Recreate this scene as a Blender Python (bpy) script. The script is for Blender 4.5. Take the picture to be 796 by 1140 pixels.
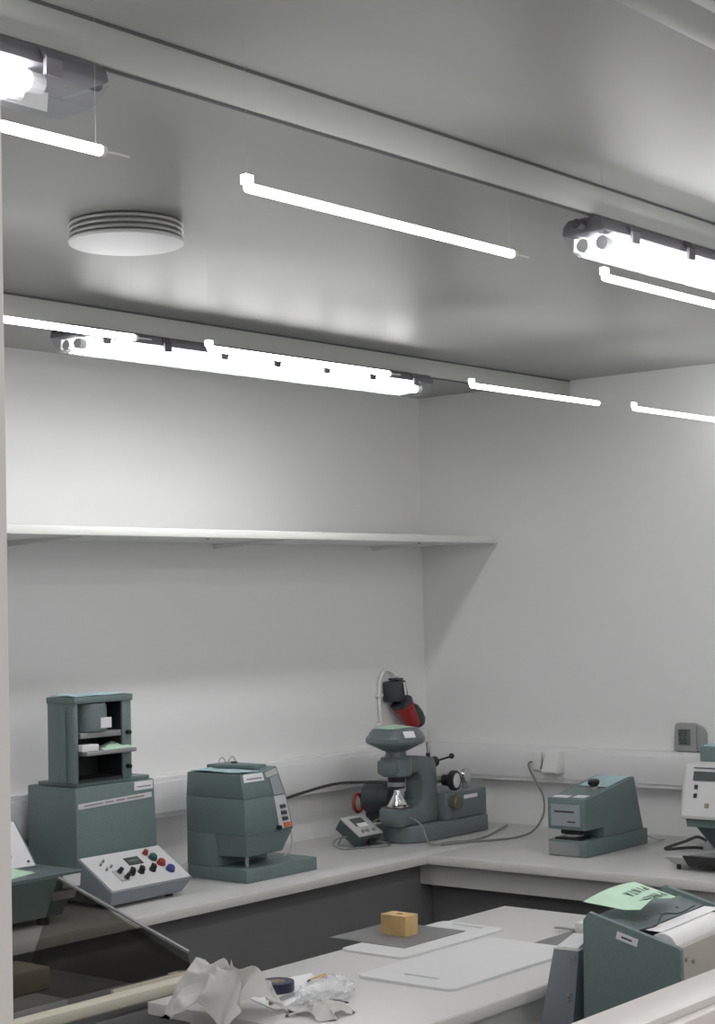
import bpy, bmesh, math, random
from mathutils import Vector, Matrix, noise

scn = bpy.context.scene
for o in list(bpy.data.objects):
    bpy.data.objects.remove(o)
COL = scn.collection

# ------------------------------------------------------------------ camera
# camera solved from the two vanishing points of the room's walls (796 x 1140 frame)
F_PX = 1892.0
RIGHT = Vector((0.636, -0.771, -0.0248)).normalized()
BACK = -Vector((0.7709, 0.6352, 0.0532)).normalized()
UP = BACK.cross(RIGHT).normalized()
RIGHT = UP.cross(BACK).normalized()
CAMZ = 1.6
cam_d = bpy.data.cameras.new('camera')
cam = bpy.data.objects.new('camera', cam_d)
COL.objects.link(cam)
cam.matrix_world = Matrix(((RIGHT.x, UP.x, BACK.x, 0), (RIGHT.y, UP.y, BACK.y, 0), (RIGHT.z, UP.z, BACK.z, CAMZ), (0, 0, 0, 1)))
cam_d.sensor_fit = 'HORIZONTAL'
cam_d.sensor_width = 36
cam_d.lens = F_PX / 796 * 36
cam_d.clip_start = 0.05
cam_d.clip_end = 60
scn.camera = cam

# ------------------------------------------------------------------ light: the hall outside is an even soft white, the room has its own tubes
w = bpy.data.worlds.new('world'); scn.world = w; w.use_nodes = True
w.node_tree.nodes['Background'].inputs[0].default_value = (1.0, 0.99, 0.98, 1)
w.node_tree.nodes['Background'].inputs[1].default_value = 0.68
TUBE_POWER = 25.0        # fluorescent tubes inside the sealed luminaires
REFLECTION_POWER = 12.0         # glowing bars added in place of tube reflections
vs = scn.view_settings
vs.view_transform = 'Standard'; vs.look = 'None'; vs.gamma = 1; vs.use_curve_mapping = False
vs.exposure = 0.34

# ------------------------------------------------------------------ materials
M = {}
def mat(name, col, rough=0.5, metal=0.0, spec=0.5, var=0.0, scale=40.0, bump=0.0, coat=0.0, emit=None):
    m = bpy.data.materials.new(name); m.use_nodes = True
    nt = m.node_tree; b = nt.nodes['Principled BSDF']
    b.inputs['Base Color'].default_value = (*col, 1)
    b.inputs['Roughness'].default_value = rough
    b.inputs['Metallic'].default_value = metal
    b.inputs['Specular IOR Level'].default_value = spec
    if coat:
        b.inputs['Coat Weight'].default_value = coat; b.inputs['Coat Roughness'].default_value = 0.08
    if emit:
        b.inputs['Emission Color'].default_value = (*emit[0], 1); b.inputs['Emission Strength'].default_value = emit[1]
    if var or bump:
        tc = nt.nodes.new('ShaderNodeTexCoord'); n = nt.nodes.new('ShaderNodeTexNoise')
        n.inputs['Scale'].default_value = scale; n.inputs['Detail'].default_value = 4
        nt.links.new(tc.outputs['Object'], n.inputs['Vector'])
        if var:
            r = nt.nodes.new('ShaderNodeValToRGB')
            r.color_ramp.elements[0].position = 0.3; r.color_ramp.elements[1].position = 0.7
            r.color_ramp.elements[0].color = (*[c * (1 - var) for c in col], 1)
            r.color_ramp.elements[1].color = (*[min(1, c * (1 + var)) for c in col], 1)
            nt.links.new(n.outputs['Fac'], r.inputs['Fac']); nt.links.new(r.outputs['Color'], b.inputs['Base Color'])
        if bump:
            bp = nt.nodes.new('ShaderNodeBump'); bp.inputs['Strength'].default_value = bump; bp.inputs['Distance'].default_value = 0.002
            nt.links.new(n.outputs['Fac'], bp.inputs['Height']); nt.links.new(bp.outputs['Normal'], b.inputs['Normal'])
    M[name] = m
    return m

def clear(name, tint, gloss, rough=0.05, gcol=(1, 1, 1)):
    m = bpy.data.materials.new(name); m.use_nodes = True
    nt = m.node_tree; nt.nodes.clear()
    out = nt.nodes.new('ShaderNodeOutputMaterial'); mx = nt.nodes.new('ShaderNodeMixShader')
    t = nt.nodes.new('ShaderNodeBsdfTransparent'); g = nt.nodes.new('ShaderNodeBsdfPrincipled')
    t.inputs['Color'].default_value = (*tint, 1)
    g.inputs['Base Color'].default_value = (*gcol, 1); g.inputs['Roughness'].default_value = rough
    mx.inputs[0].default_value = gloss
    nt.links.new(t.outputs[0], mx.inputs[1]); nt.links.new(g.outputs[0], mx.inputs[2]); nt.links.new(mx.outputs[0], out.inputs['Surface'])
    M[name] = m

mat('wall', (0.82, 0.82, 0.815), 0.42, spec=0.4, var=0.012, scale=1.5)
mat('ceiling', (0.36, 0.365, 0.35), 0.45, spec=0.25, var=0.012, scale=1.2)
mat('rail', (0.48, 0.495, 0.465), 0.4)
mat('frame_white', (0.62, 0.588, 0.57), 0.4)
mat('frame_dark', (0.10, 0.10, 0.10), 0.6)
mat('ledge', (0.62, 0.56, 0.55), 0.5)
mat('floor', (0.30, 0.30, 0.30), 0.5, var=0.08, scale=8)
mat('worktop', (0.585, 0.58, 0.57), 0.35, var=0.02, scale=6)
mat('edge', (0.72, 0.71, 0.685), 0.4)
mat('apron', (0.58, 0.575, 0.555), 0.5)
mat('dark_panel', (0.165, 0.167, 0.172), 0.6, var=0.06, scale=5)
mat('leg_grey', (0.35, 0.35, 0.35), 0.4)
mat('trunk', (0.80, 0.80, 0.80), 0.4)
mat('shelf', (0.76, 0.77, 0.74), 0.4)
mat('green', (0.136, 0.192, 0.186), 0.42, var=0.07, scale=160, bump=0.06)
mat('green_dark', (0.055, 0.080, 0.078), 0.45, var=0.06, scale=160)
mat('blue_grey', (0.135, 0.165, 0.172), 0.32, var=0.05, scale=120)
mat('blue_grey_dark', (0.055, 0.066, 0.075), 0.4)
mat('steel_blue', (0.20, 0.225, 0.25), 0.35)
mat('grey_metal', (0.30, 0.305, 0.31), 0.38, metal=0.3)
mat('light_grey', (0.46, 0.465, 0.46), 0.4)
mat('plate', (0.62, 0.62, 0.63), 0.35)
mat('plate_blue', (0.30, 0.325, 0.35), 0.35)
mat('black', (0.012, 0.012, 0.013), 0.4)
mat('black_soft', (0.022, 0.022, 0.024), 0.6)
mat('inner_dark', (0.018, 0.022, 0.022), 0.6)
mat('white_label', (0.78, 0.78, 0.79), 0.5)
mat('white_plastic', (0.76, 0.76, 0.74), 0.35)
mat('ink', (0.035, 0.035, 0.04), 0.6)
mat('ink_soft', (0.22, 0.20, 0.22), 0.6)
mat('chrome', (0.72, 0.72, 0.72), 0.18, metal=1.0)
mat('brass', (0.34, 0.29, 0.19), 0.32, metal=0.8)
mat('bronze', (0.17, 0.155, 0.12), 0.4, metal=0.5)
mat('plate_rim', (0.52, 0.52, 0.48), 0.4)
mat('red', (0.33, 0.025, 0.022), 0.4)
mat('red_knob', (0.30, 0.035, 0.03), 0.35)
mat('orange', (0.62, 0.16, 0.07), 0.4)
mat('blue_knob', (0.03, 0.05, 0.20), 0.3)
mat('green_knob', (0.02, 0.09, 0.07), 0.3)
mat('cee_grey', (0.050, 0.053, 0.062), 0.45)
mat('green_paper', (0.50, 0.70, 0.55), 0.7)
mat('blue_paper', (0.40, 0.56, 0.60), 0.6, var=0.12, scale=25)
mat('paper', (0.82, 0.82, 0.82), 0.7)
mat('board', (0.665, 0.67, 0.68), 0.35)
mat('sheet_metal', (0.22, 0.22, 0.22), 0.35, metal=0.4, var=0.05, scale=60)
mat('mat_grey', (0.17, 0.17, 0.17), 0.5)
mat('wood', (0.56, 0.38, 0.17), 0.55, var=0.10, scale=30)
mat('cream', (0.60, 0.57, 0.47), 0.45)
mat('tissue', (0.88, 0.87, 0.84), 0.8)
mat('navy', (0.02, 0.02, 0.05), 0.35)
mat('cable_grey', (0.20, 0.20, 0.195), 0.5)
mat('cable_black', (0.02, 0.02, 0.02), 0.45)
mat('cable_light', (0.42, 0.42, 0.42), 0.5)
mat('lum_base', (0.15, 0.147, 0.165), 0.45)
mat('lum_dark', (0.07, 0.065, 0.08), 0.5)
mat('screen', (0.07, 0.08, 0.08), 0.25)
mat('lcd', (0.12, 0.16, 0.14), 0.3)
mat('thermo', (0.33, 0.33, 0.335), 0.45)
mat('tube', (0.9, 0.9, 0.9), 0.4, emit=((1.0, 0.985, 0.97), TUBE_POWER))
mat('reflection_glow', (0.9, 0.9, 0.9), 0.4, emit=((1.0, 0.985, 0.98), REFLECTION_POWER))
mat('beige_panel', (0.40, 0.375, 0.335), 0.5)
mat('cardboard', (0.40, 0.36, 0.28), 0.6)
clear('cover', (0.97, 0.98, 1.0), 0.16, 0.10, (0.35, 0.35, 0.37))
clear('smoke', (0.72, 0.71, 0.69), 0.08, 0.06, (0.03, 0.03, 0.03))
clear('film', (0.93, 0.94, 0.95), 0.30, 0.15)

# ------------------------------------------------------------------ shape helpers
def new(): return bmesh.new()

def box(bm, x0, x1, y0, y1, z0, z1, bev=0.0, seg=2, mtx=None):
    r = bmesh.ops.create_cube(bm, size=1.0)
    vs_ = r['verts']
    for v in vs_:
        v.co = Vector(((x0 + x1) / 2 + v.co.x * (x1 - x0), (y0 + y1) / 2 + v.co.y * (y1 - y0), (z0 + z1) / 2 + v.co.z * (z1 - z0)))
    if mtx is not None:
        for v in vs_: v.co = mtx @ v.co
    if bev > 0:
        es = list({e for v in vs_ for e in v.link_edges})
        bmesh.ops.bevel(bm, geom=es, offset=bev, segments=seg, affect='EDGES', profile=0.5)
    return bm

def loft(bm, a, b, bev=0.0, seg=2):
    """closed solid between two polygons of equal count"""
    n = len(a)
    va = [bm.verts.new(p) for p in a]; vb = [bm.verts.new(p) for p in b]
    fs = [bm.faces.new(va[::-1]), bm.faces.new(vb)]
    for i in range(n):
        j = (i + 1) % n
        fs.append(bm.faces.new((va[i], va[j], vb[j], vb[i])))
    bmesh.ops.recalc_face_normals(bm, faces=fs)
    if bev > 0:
        es = list({e for v in va + vb for e in v.link_edges})
        bmesh.ops.bevel(bm, geom=es, offset=bev, segments=seg, affect='EDGES', profile=0.5)
    return bm

def prism(bm, pts, axis, a, b, bev=0.0, seg=2):
    """polygon of 2D points extruded from a to b along axis"""
    def p3(p, t):
        return {'x': (t, p[0], p[1]), 'y': (p[0], t, p[1]), 'z': (p[0], p[1], t)}[axis]
    return loft(bm, [p3(p, a) for p in pts], [p3(p, b) for p in pts], bev, seg)

def frame_of(d):
    d = Vector(d).normalized()
    u = d.orthogonal().normalized()
    return u, d.cross(u), d

def lathe(bm, prof, c, d=(0, 0, 1), seg=28):
    """profile [(r, t)] spun about axis d through c"""
    u, v, n = frame_of(d); c = Vector(c); rings = []
    for r, t in prof:
        if r < 1e-6:
            rings.append([bm.verts.new(c + n * t)])
        else:
            rings.append([bm.verts.new(c + n * t + (u * math.cos(2 * math.pi * k / seg) + v * math.sin(2 * math.pi * k / seg)) * r) for k in range(seg)])
    fs = []
    for i in range(len(rings) - 1):
        A, B = rings[i], rings[i + 1]
        for k in range(seg):
            j = (k + 1) % seg
            if len(A) == 1 and len(B) == 1: continue
            if len(A) == 1: fs.append(bm.faces.new((A[0], B[k], B[j])))
            elif len(B) == 1: fs.append(bm.faces.new((A[k], A[j], B[0])))
            else: fs.append(bm.faces.new((A[k], A[j], B[j], B[k])))
    loop = len(prof) > 2 and abs(prof[0][0] - prof[-1][0]) < 1e-6 and abs(prof[0][1] - prof[-1][1]) < 1e-6
    if len(rings[0]) > 1 and not loop: fs.append(bm.faces.new(rings[0][::-1]))
    if len(rings[-1]) > 1 and not loop: fs.append(bm.faces.new(rings[-1]))
    bmesh.ops.recalc_face_normals(bm, faces=fs)
    return bm

def cyl(bm, p0, p1, r, seg=20, r1=None, bev=0.0):
    p0, p1 = Vector(p0), Vector(p1); L = (p1 - p0).length
    r1 = r if r1 is None else r1
    if bev: return lathe(bm, [(r - bev, 0), (r, bev), (r1, L - bev), (r1 - bev, L)], p0, p1 - p0, seg)
    return lathe(bm, [(r, 0), (r1, L)], p0, p1 - p0, seg)

def ball(bm, c, r, seg=16):
    return lathe(bm, [(r * math.sin(math.pi * i / 10), -r * math.cos(math.pi * i / 10)) for i in range(11)], c, (0, 0, 1), seg)

def spline(pts, n=8):
    pts = [Vector(p) for p in pts]; out = []
    for i in range(len(pts) - 1):
        p0 = pts[max(i - 1, 0)]; p1 = pts[i]; p2 = pts[i + 1]; p3 = pts[min(i + 2, len(pts) - 1)]
        for k in range(n):
            t = k / n
            out.append(0.5 * ((2 * p1) + (p2 - p0) * t + (2 * p0 - 5 * p1 + 4 * p2 - p3) * t * t + (3 * p1 - p0 - 3 * p2 + p3) * t ** 3))
    out.append(pts[-1]); return out

def tube(bm, pts, r, seg=8, smooth=True, n=8):
    P = spline(pts, n) if smooth else [Vector(p) for p in pts]
    rings = []; u = None
    for i, p in enumerate(P):
        d = (P[min(i + 1, len(P) - 1)] - P[max(i - 1, 0)]).normalized()
        if u is None: u = d.orthogonal().normalized()
        u = (u - d * u.dot(d)).normalized(); v = d.cross(u)
        rings.append([bm.verts.new(p + (u * math.cos(2 * math.pi * k / seg) + v * math.sin(2 * math.pi * k / seg)) * r) for k in range(seg)])
    fs = []
    for A, B in zip(rings, rings[1:]):
        for k in range(seg):
            j = (k + 1) % seg; fs.append(bm.faces.new((A[k], A[j], B[j], B[k])))
    fs.append(bm.faces.new(rings[0][::-1])); fs.append(bm.faces.new(rings[-1]))
    bmesh.ops.recalc_face_normals(bm, faces=fs)
    return bm

def quad_slab(bm, P, t, bev=0.0):
    """thin slab on the quad P (4 points in order), thickness t along its normal"""
    P = [Vector(p) for p in P]
    n = (P[1] - P[0]).cross(P[-1] - P[0]).normalized()
    return loft(bm, P, [p + n * t for p in P], bev, 1)

# ------------------------------------------------------------------ object helpers
def obj(name, bm, material, parent=None, smooth=True, label=None, world=True):
    """one mesh object; vertices are given in world space and moved into the parent's frame"""
    me = bpy.data.meshes.new(name)
    if parent is not None and world:
        inv = ORIG[parent.name].inverted()
        for v in bm.verts: v.co = inv @ v.co
    bm.to_mesh(me); bm.free()
    if smooth:
        for p in me.polygons: p.use_smooth = True
        me.set_sharp_from_angle(angle=math.radians(28))
    me.materials.append(M[material])
    o = bpy.data.objects.new(name, me); COL.objects.link(o)
    if parent is not None:
        o.parent = parent; ORIG[o.name] = ORIG[parent.name]
    else:
        ORIG[o.name] = Matrix.Identity(4)
    if label: o['label'] = label
    return o
ORIG = {}

def tag(o, label, cat=None, group=None, kind=None):
    o['label'] = label
    if cat: o['category'] = cat
    if group: o['group'] = group
    if kind: o['kind'] = kind
    return o

def thing(name, label, cat, loc, rotz=0.0, group=None, kind=None):
    o = bpy.data.objects.new(name, None); COL.objects.link(o)
    o.empty_display_size = 0.05
    o.location = loc; o.rotation_euler = (0, 0, rotz)
    ORIG[o.name] = Matrix.Translation(Vector(loc))   # parts are given in world space at rotation 0, then the thing turns about its base
    return tag(o, label, cat, group, kind)

def single(name, bm, material, label, cat, loc, group=None, kind=None):
    """a thing that is one mesh, origin at its base"""
    inv = Matrix.Translation(-Vector(loc))
    for v in bm.verts: v.co = inv @ v.co
    o = obj(name, bm, material)
    o.location = loc; ORIG[o.name] = Matrix.Translation(Vector(loc))
    return tag(o, label, cat, group, kind)

def strokes(parent, P, U, V, N, rows, material='ink', name='print'):
    """illegible small print: short dark strokes lying on a face at P with axes U, V; rows = [(u0, u1, v, height)]"""
    bm = new()
    P, U, V, N = Vector(P), Vector(U).normalized(), Vector(V).normalized(), Vector(N).normalized()
    for u0, u1, v, h in rows:
        a = P + U * u0 + V * v + N * 0.0004; b = P + U * u1 + V * v + N * 0.0004
        quad_slab(bm, [a, b, b + V * h, a + V * h], 0.0003)
    return obj(name, bm, material, parent, smooth=False)

# ================================================================== structure
XB, YA, ZC = 4.418, 3.372, 2.263      # right wall, back wall, ceiling
XL = -1.2                              # left wall of the room, out of view
def struct(name, bm, m, label):
    return tag(obj(name, bm, m, smooth=False), label, kind='structure')
struct('wall_back', box(new(), XL - .1, XB + .1, YA, YA + .1, 0, ZC + .1), 'wall', 'pale grey glossy panelled wall behind the shelf')
struct('wall_right', box(new(), XB, XB + .1, .84, YA, 0, ZC + .1), 'wall', 'pale grey glossy wall behind the stapler-shaped press')
struct('wall_left', box(new(), XL - .1, XL, .84, YA, 0, ZC + .1), 'wall', 'pale grey end wall of the room')
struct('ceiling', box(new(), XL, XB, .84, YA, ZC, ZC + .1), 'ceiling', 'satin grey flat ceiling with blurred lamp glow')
struct('floor', box(new(), -4, XB, -4, YA, -.1, 0), 'floor', 'plain grey floor')
struct('wall_front', box(new(), XL, XB, .84, .90, 0, 1.13), 'wall', 'white low partition under the observation opening')

# the white frame of the observation opening, 6 cm profile
win = bpy.data.objects.new('window_1', None); COL.objects.link(win); win.location = (.725, .87, 1.19)
ORIG['window_1'] = Matrix.Translation(Vector((.725, .87, 1.19)))
tag(win, 'white framed observation opening the room is seen through', kind='structure')
bm = box(new(), XL, .677, .84, .90, 1.13, 2.62, .002); obj('jamb', bm, 'frame_white', win)
bm = box(new(), .6775, XB, .84, .90, 1.13, 1.194, .002); obj('sill', bm, 'frame_white', win)
bm = box(new(), .6775, XB, .84, .90, 2.226, 2.62, .002); obj('header', bm, 'rail', win)
bm = box(new(), .725, XB, .834, .8399, 2.240, 2.246); obj('gasket', bm, 'frame_dark', win)
bm = box(new(), .725, XB, .815, .8398, 2.2465, 2.62, .002); obj('cover_strip', bm, 'frame_white', win)
bm = box(new(), .3, XB, .825, .8398, 1.13, 1.187, .002); obj('sill_moulding', bm, 'frame_white', win)
bm = box(new(), .3, XB, .55, .8248, 1.14, 1.17, .002); obj('outer_ledge', bm, 'ledge', win)

# ------------------------------------------------------------------ ceiling rails
def rail(y0, y1, label, x0=XL, x1=XB - .002):
    r = thing('lighting_rail', label, 'rail', (x0, y0, ZC - .05), group='rails under the ceiling')
    obj('channel', box(new(), x0, x1, y0, y1, ZC - .05, ZC - .0005, .0015), 'rail', r)
    obj('cable', box(new(), x0, x1, y0 + .004, y0 + .008, ZC - .0535, ZC - .0502), 'frame_dark', r)
    obj('top_gap', box(new(), x0, x1, y0 - .0015, y0 - .0002, ZC - .0045, ZC - .0008), 'frame_dark', r)
rail(1.412, 1.428, 'pale grey ceiling rail carrying two sealed lamps, crossing above the round air valve')
rail(2.785, 2.801, 'pale grey ceiling rail above the shelf wall carrying the middle sealed lamp')

# ------------------------------------------------------------------ sealed luminaires
def luminaire(x0, x1, yc, label, gap0=.05, gap1=.05):
    zt = ZC - .0545
    zb = zt - .025                    # where base meets cover
    t = thing('sealed_luminaire', label, 'lamp', (x0, yc, zb), group='sealed tube lamps on the ceiling rails')
    hw = .042
    prof = [(yc - hw, zb), (yc - hw + .004, zb + .015), (yc - hw + .014, zt), (yc + hw - .014, zt), (yc + hw - .004, zb + .015), (yc + hw, zb)]
    obj('base', prism(new(), prof, 'x', x0 + .004, x1 - .004, .004), 'lum_base', t)
    for xx in (x0 + .18, (x0 + x1) / 2, x1 - .18):
        obj('bracket', box(new(), xx - .02, xx + .02, yc - .015, yc + .015, zt + .0002, ZC - .0536), 'lum_dark', t)
    # cover: a shallow clear trough, hollow
    def ring(x, k, dz): return [(x, yc + y * k, zb + z + dz) for y, z in ((-hw, 0), (-hw * .95, -.015), (-hw * .70, -.030), (hw * .70, -.030), (hw * .95, -.015), (hw, 0))]
    bm = new(); rows = []
    for x, k, dz in ((x0, .86, .0), (x0 + .03, 1.0, 0.0), (x1 - .03, 1.0, 0.0), (x1, .86, .0)):
        pts = ring(x, k, dz)
        if k < 1: pts = [(p[0] + (0.02 if x == x0 else -.02) * (zb - p[2]) / .030, p[1], p[2]) for p in pts]
        rows.append([bm.verts.new(p) for p in pts])
    for A, B in zip(rows, rows[1:]):
        for i in range(5): bm.faces.new((A[i], A[i + 1], B[i + 1], B[i]))
    bm.faces.new(rows[0]); bm.faces.new(rows[-1][::-1])
    bmesh.ops.recalc_face_normals(bm, faces=bm.faces)
    obj('cover', bm, 'cover', t, smooth=False)
    for s in (-1, 1):
        for xa in (x0 + gap0 - .02, x1 - gap1):
            obj('lamp_holder', cyl(new(), (xa, yc + s * .018, zb - .014), (xa + .02, yc + s * .018, zb - .014), .0115, 12), 'white_plastic', t)
    for s in (-1, 1):
        obj('tube', cyl(new(), (x0 + gap0, yc + s * .018, zb - .014), (x1 - gap1, yc + s * .018, zb - .014), .012, 14), 'tube', t)
    # added white wing on the unseen far side, cuts tube light on the wall
    obj('light_cutoff_wing', quad_slab(new(), [(x0 + .03, yc + .033, zb - .0005), (x1 - .03, yc + .033, zb - .0005), (x1 - .03, yc + .0355, zb - .0215), (x0 + .03, yc + .0355, zb - .0215)], .0008), 'white_plastic', t)
    n = 7
    for i in range(n):
        xx = x0 + .09 + (x1 - x0 - .18) * i / (n - 1)
        bm = prism(new(), [(yc - hw - .006, zb - .012), (yc - hw - .007, zb + .006), (yc - hw + .003, zb + .021), (yc - hw + .005, zb + .019), (yc - hw - .001, zb + .006), (yc - hw - .001, zb - .012)], 'x', xx - .011, xx + .011)
        obj('clip', bm, 'lum_dark' if i % 2 else 'lum_base', t)
    for xe, sg in ((x0, -1), (x1, 1)):
        obj('cable_gland', cyl(new(), (xe - sg * .004, yc, zb + .012), (xe + sg * .016, yc, zb + .012), .008, 12), 'lum_dark', t)
    return t
luminaire(-.035, 1.275, 1.43, 'sealed tube lamp with clear end cover cut by the upper left picture edge', gap1=.105)
luminaire(2.318, 3.618, 1.43, 'sealed tube lamp glowing at the upper right picture edge')
luminaire(2.385, 3.660, 2.775, 'long sealed tube lamp on the rail nearest the shelf wall', gap1=.06)
luminaire(.12, 1.42, 2.775, 'sealed tube lamp further along the rail above the shelf wall')

# ------------------------------------------------------------------ added glowing bars standing in for tubes reflected in the glass, two rows
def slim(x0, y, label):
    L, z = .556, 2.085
    t = thing('tube_reflection_bar', label, 'lamp', (x0, y, z), group='glowing bars added for tube reflections in the glass, in two rows')
    obj('tube', cyl(new(), (x0 + .006, y, z), (x0 + L - .006, y, z), .0058, 12, bev=.001), 'reflection_glow', t)
    obj('reflected_end', box(new(), x0, x0 + .014, y - .005, y + .005, z + .003, z + .015, .002), 'reflection_glow', t)
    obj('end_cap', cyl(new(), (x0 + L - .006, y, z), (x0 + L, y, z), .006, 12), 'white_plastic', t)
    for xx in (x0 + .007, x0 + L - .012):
        w_ = obj('added_wire', cyl(new(), (xx, y, z + .006), (xx, y, ZC), .00015, 6), 'light_grey', t)
    obj('reflected_tail', tube(new(), [(x0 + L - .001, y, z), (x0 + L + .015, y, z + .001), (x0 + L + .036, y, z + .001)], .0012, 6), 'white_plastic', t)
slim(.655, 1.334, 'tube reflection built as a slim glowing bar below the sealed lamp at the upper left picture edge')
slim(1.425, 1.334, 'tube reflection built as a slim glowing bar in the middle of the ceiling beside the round air valve')
slim(2.217, 1.334, 'tube reflection built as a slim glowing bar just below the sealed lamp at the right picture edge')
slim(1.54, 2.232, 'tube reflection built as a slim glowing bar of the lower row overlapping the left end of the middle sealed lamp')
slim(2.274, 2.232, 'tube reflection built as a slim glowing bar of the lower row overlapping the right half of the middle sealed lamp')
slim(3.12, 2.232, 'tube reflection built as a slim glowing bar of the lower row just past the end of the middle sealed lamp')
slim(3.84, 2.232, 'tube reflection built as a slim glowing bar of the lower row at the right picture edge, before the right wall')

# ------------------------------------------------------------------ round air valve
vx, vy = 1.992, 2.142
t = thing('air_valve', 'round flat grey air valve of stacked rings on the ceiling', 'vent', (vx, vy, ZC - .036))
obj('neck', cyl(new(), (vx, vy, ZC - .030), (vx, vy, ZC), .082, 40), 'light_grey', t)
for i in range(3):
    zz = ZC - .003 - i * .0095
    obj('ring', lathe(new(), [(.070, 0), (.097, 0), (.099, -.0025), (.097, -.005), (.070, -.005)], (vx, vy, zz), seg=48), 'light_grey', t)
obj('disc', lathe(new(), [(.08, .004), (.098, .004), (.100, .001), (.098, -.0025), (.0, -.004)], (vx, vy, ZC - .0345), seg=48), 'plate', t)

# ------------------------------------------------------------------ wall shelf
t = thing('wall_shelf', 'long white shelf along the back wall with thin brackets below', 'shelf', (XL, 3.07, 1.776))
obj('board', box(new(), XL + .002, XB - .001, 3.068, YA - .0005, 1.776, 1.797, .002), 'shelf', t)
for xx in (2.72, 3.45, 4.16):
    bm = prism(new(), [(3.10, 1.7755), (YA - .001, 1.7755), (YA - .001, 1.762), (3.36, 1.762), (3.10, 1.773)], 'x', xx - .003, xx + .003)
    obj('bracket', bm, 'shelf', t)
for sc in range(2):
    obj('screw', cyl(new(), (4.05 - sc * .9, 3.10, 1.7725), (4.05 - sc * .9, 3.10, 1.7755), .004, 10), 'grey_metal', t)

# ------------------------------------------------------------------ cable trunking on both walls
t = thing('cable_trunking', 'white cable trunking along the back wall above the long bench', 'trunking', (XL, YA - .05, 1.04))
obj('channel', box(new(), XL + .002, XB - .052, YA - .046, YA - .0005, 1.04, 1.146, .002), 'trunk', t)
obj('lid', box(new(), XL + .002, XB - .052, YA - .051, YA - .0462, 1.052, 1.134, .0015), 'trunk', t)
t2 = thing('cable_trunking', 'white cable trunking along the right wall behind the stapler-shaped press', 'trunking', (XB - .05, .95, 1.04))
obj('channel', box(new(), XB - .046, XB - .0005, .95, YA - .0008, 1.04, 1.146, .002), 'trunk', t2)
obj('lid', box(new(), XB - .051, XB - .0462, .95, YA - .052, 1.052, 1.134, .0015), 'trunk', t2)

t = thing('power_outlet', 'white angled double power outlet on the right wall trunking', 'outlet', (XB - .051, 2.86, 1.07))
obj('housing', prism(new(), [(XB - .0515, 1.072), (XB - .0515, 1.135), (XB - .075, 1.135), (XB - .100, 1.078), (XB - .095, 1.072)], 'y', 2.815, 2.868, .002), 'white_plastic', t)
obj('dark_gap', prism(new(), [(2.8685, 1.128), (2.8685, 1.084), (2.886, 1.082)], 'x', XB - .076, XB - .0513), 'black_soft', t)
obj('second_housing', prism(new(), [(XB - .0515, 1.074), (XB - .0515, 1.132), (XB - .056, 1.132), (XB - .062, 1.078)], 'y', 2.892, 2.925, .002), 'white_plastic', t)

# ------------------------------------------------------------------ benches
def bench_legs(t, spots, h):
    for x, y in spots:
        obj('leg', box(new(), x - .02, x + .02, y - .02, y + .02, 0, h, .002), 'leg_grey', t)
t = thing('lab_bench', 'long white lab bench along the back wall below the shelf', 'bench', (XL, 2.88, 0))
obj('worktop', prism(new(), [(XL + .002, 2.880), (3.7552, 2.880), (3.7552, 2.8795), (XB - .001, 2.8795), (XB - .001, YA - .0005), (XL + .002, YA - .0005)], 'z', .876, .9, .001), 'worktop', t)
obj('edge_strip', box(new(), XL + .002, 3.755, 2.8775, 2.8799, .876, .8992, .0008), 'edge', t)
obj('front_panel', box(new(), XL + .002, 3.839, 2.925, 2.945, .05, .8755), 'dark_panel', t)
bench_legs(t, [(-1.1, 3.2), (.6, 3.2), (2.2, 3.2), (3.7, 3.2)], .8755)
t = thing('lab_bench', 'white lab bench along the right wall holding the stapler-shaped press', 'bench', (3.755, .95, 0))
obj('worktop', box(new(), 3.757, XB - .001, .95, 2.8790, .876, .9, .001), 'worktop', t)
obj('edge_strip', box(new(), 3.7545, 3.7568, .95, 2.8770, .876, .8992, .0008), 'edge', t)
obj('apron', box(new(), 3.785, 3.805, .95, 2.9245, .815, .8755), 'apron', t)
obj('front_panel', box(new(), 3.84, 3.86, .95, 2.9245, .05, .8755), 'dark_panel', t)
bench_legs(t, [(4.3, 1.1), (4.3, 2.2)], .8755)

t = thing('work_table', 'pale grey work table in the middle holding cutting boards', 'table', (2.115, 1.74, 0))
obj('tabletop', box(new(), 2.115, 3.23, 1.742, 2.255, .878, .9, .0015), 'worktop', t)
obj('edge_strip', box(new(), 2.115, 3.23, 1.7395, 1.7418, .878, .8992, .0008), 'edge', t)
ap = obj('apron', box(new(), 2.20, 3.17, 1.750, 1.770, .815, .8775), 'apron', t)
for xx in (2.27, 2.50):
    obj('screw', cyl(new(), (xx, 1.7498, .845), (xx, 1.747, .845), .004, 10), 'black', ap)
obj('rear_apron', box(new(), 2.20, 3.17, 2.215, 2.235, .815, .8775), 'apron', t)
bench_legs(t, [(2.23, 1.81), (3.13, 1.81), (2.23, 2.19), (3.13, 2.19)], .8145)

t = thing('front_counter', 'narrow white counter under the observation opening', 'counter', (2.46, .92, 0))
obj('worktop', box(new(), 2.50, 3.70, .905, 1.712, .776, .80, .0015), 'worktop', t)
obj('side_panel', box(new(), 2.53, 2.55, .93, 1.62, 0, .7755), 'dark_panel', t)
obj('side_panel', box(new(), 3.66, 3.68, .93, 1.62, 0, .7755), 'dark_panel', t)

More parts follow.
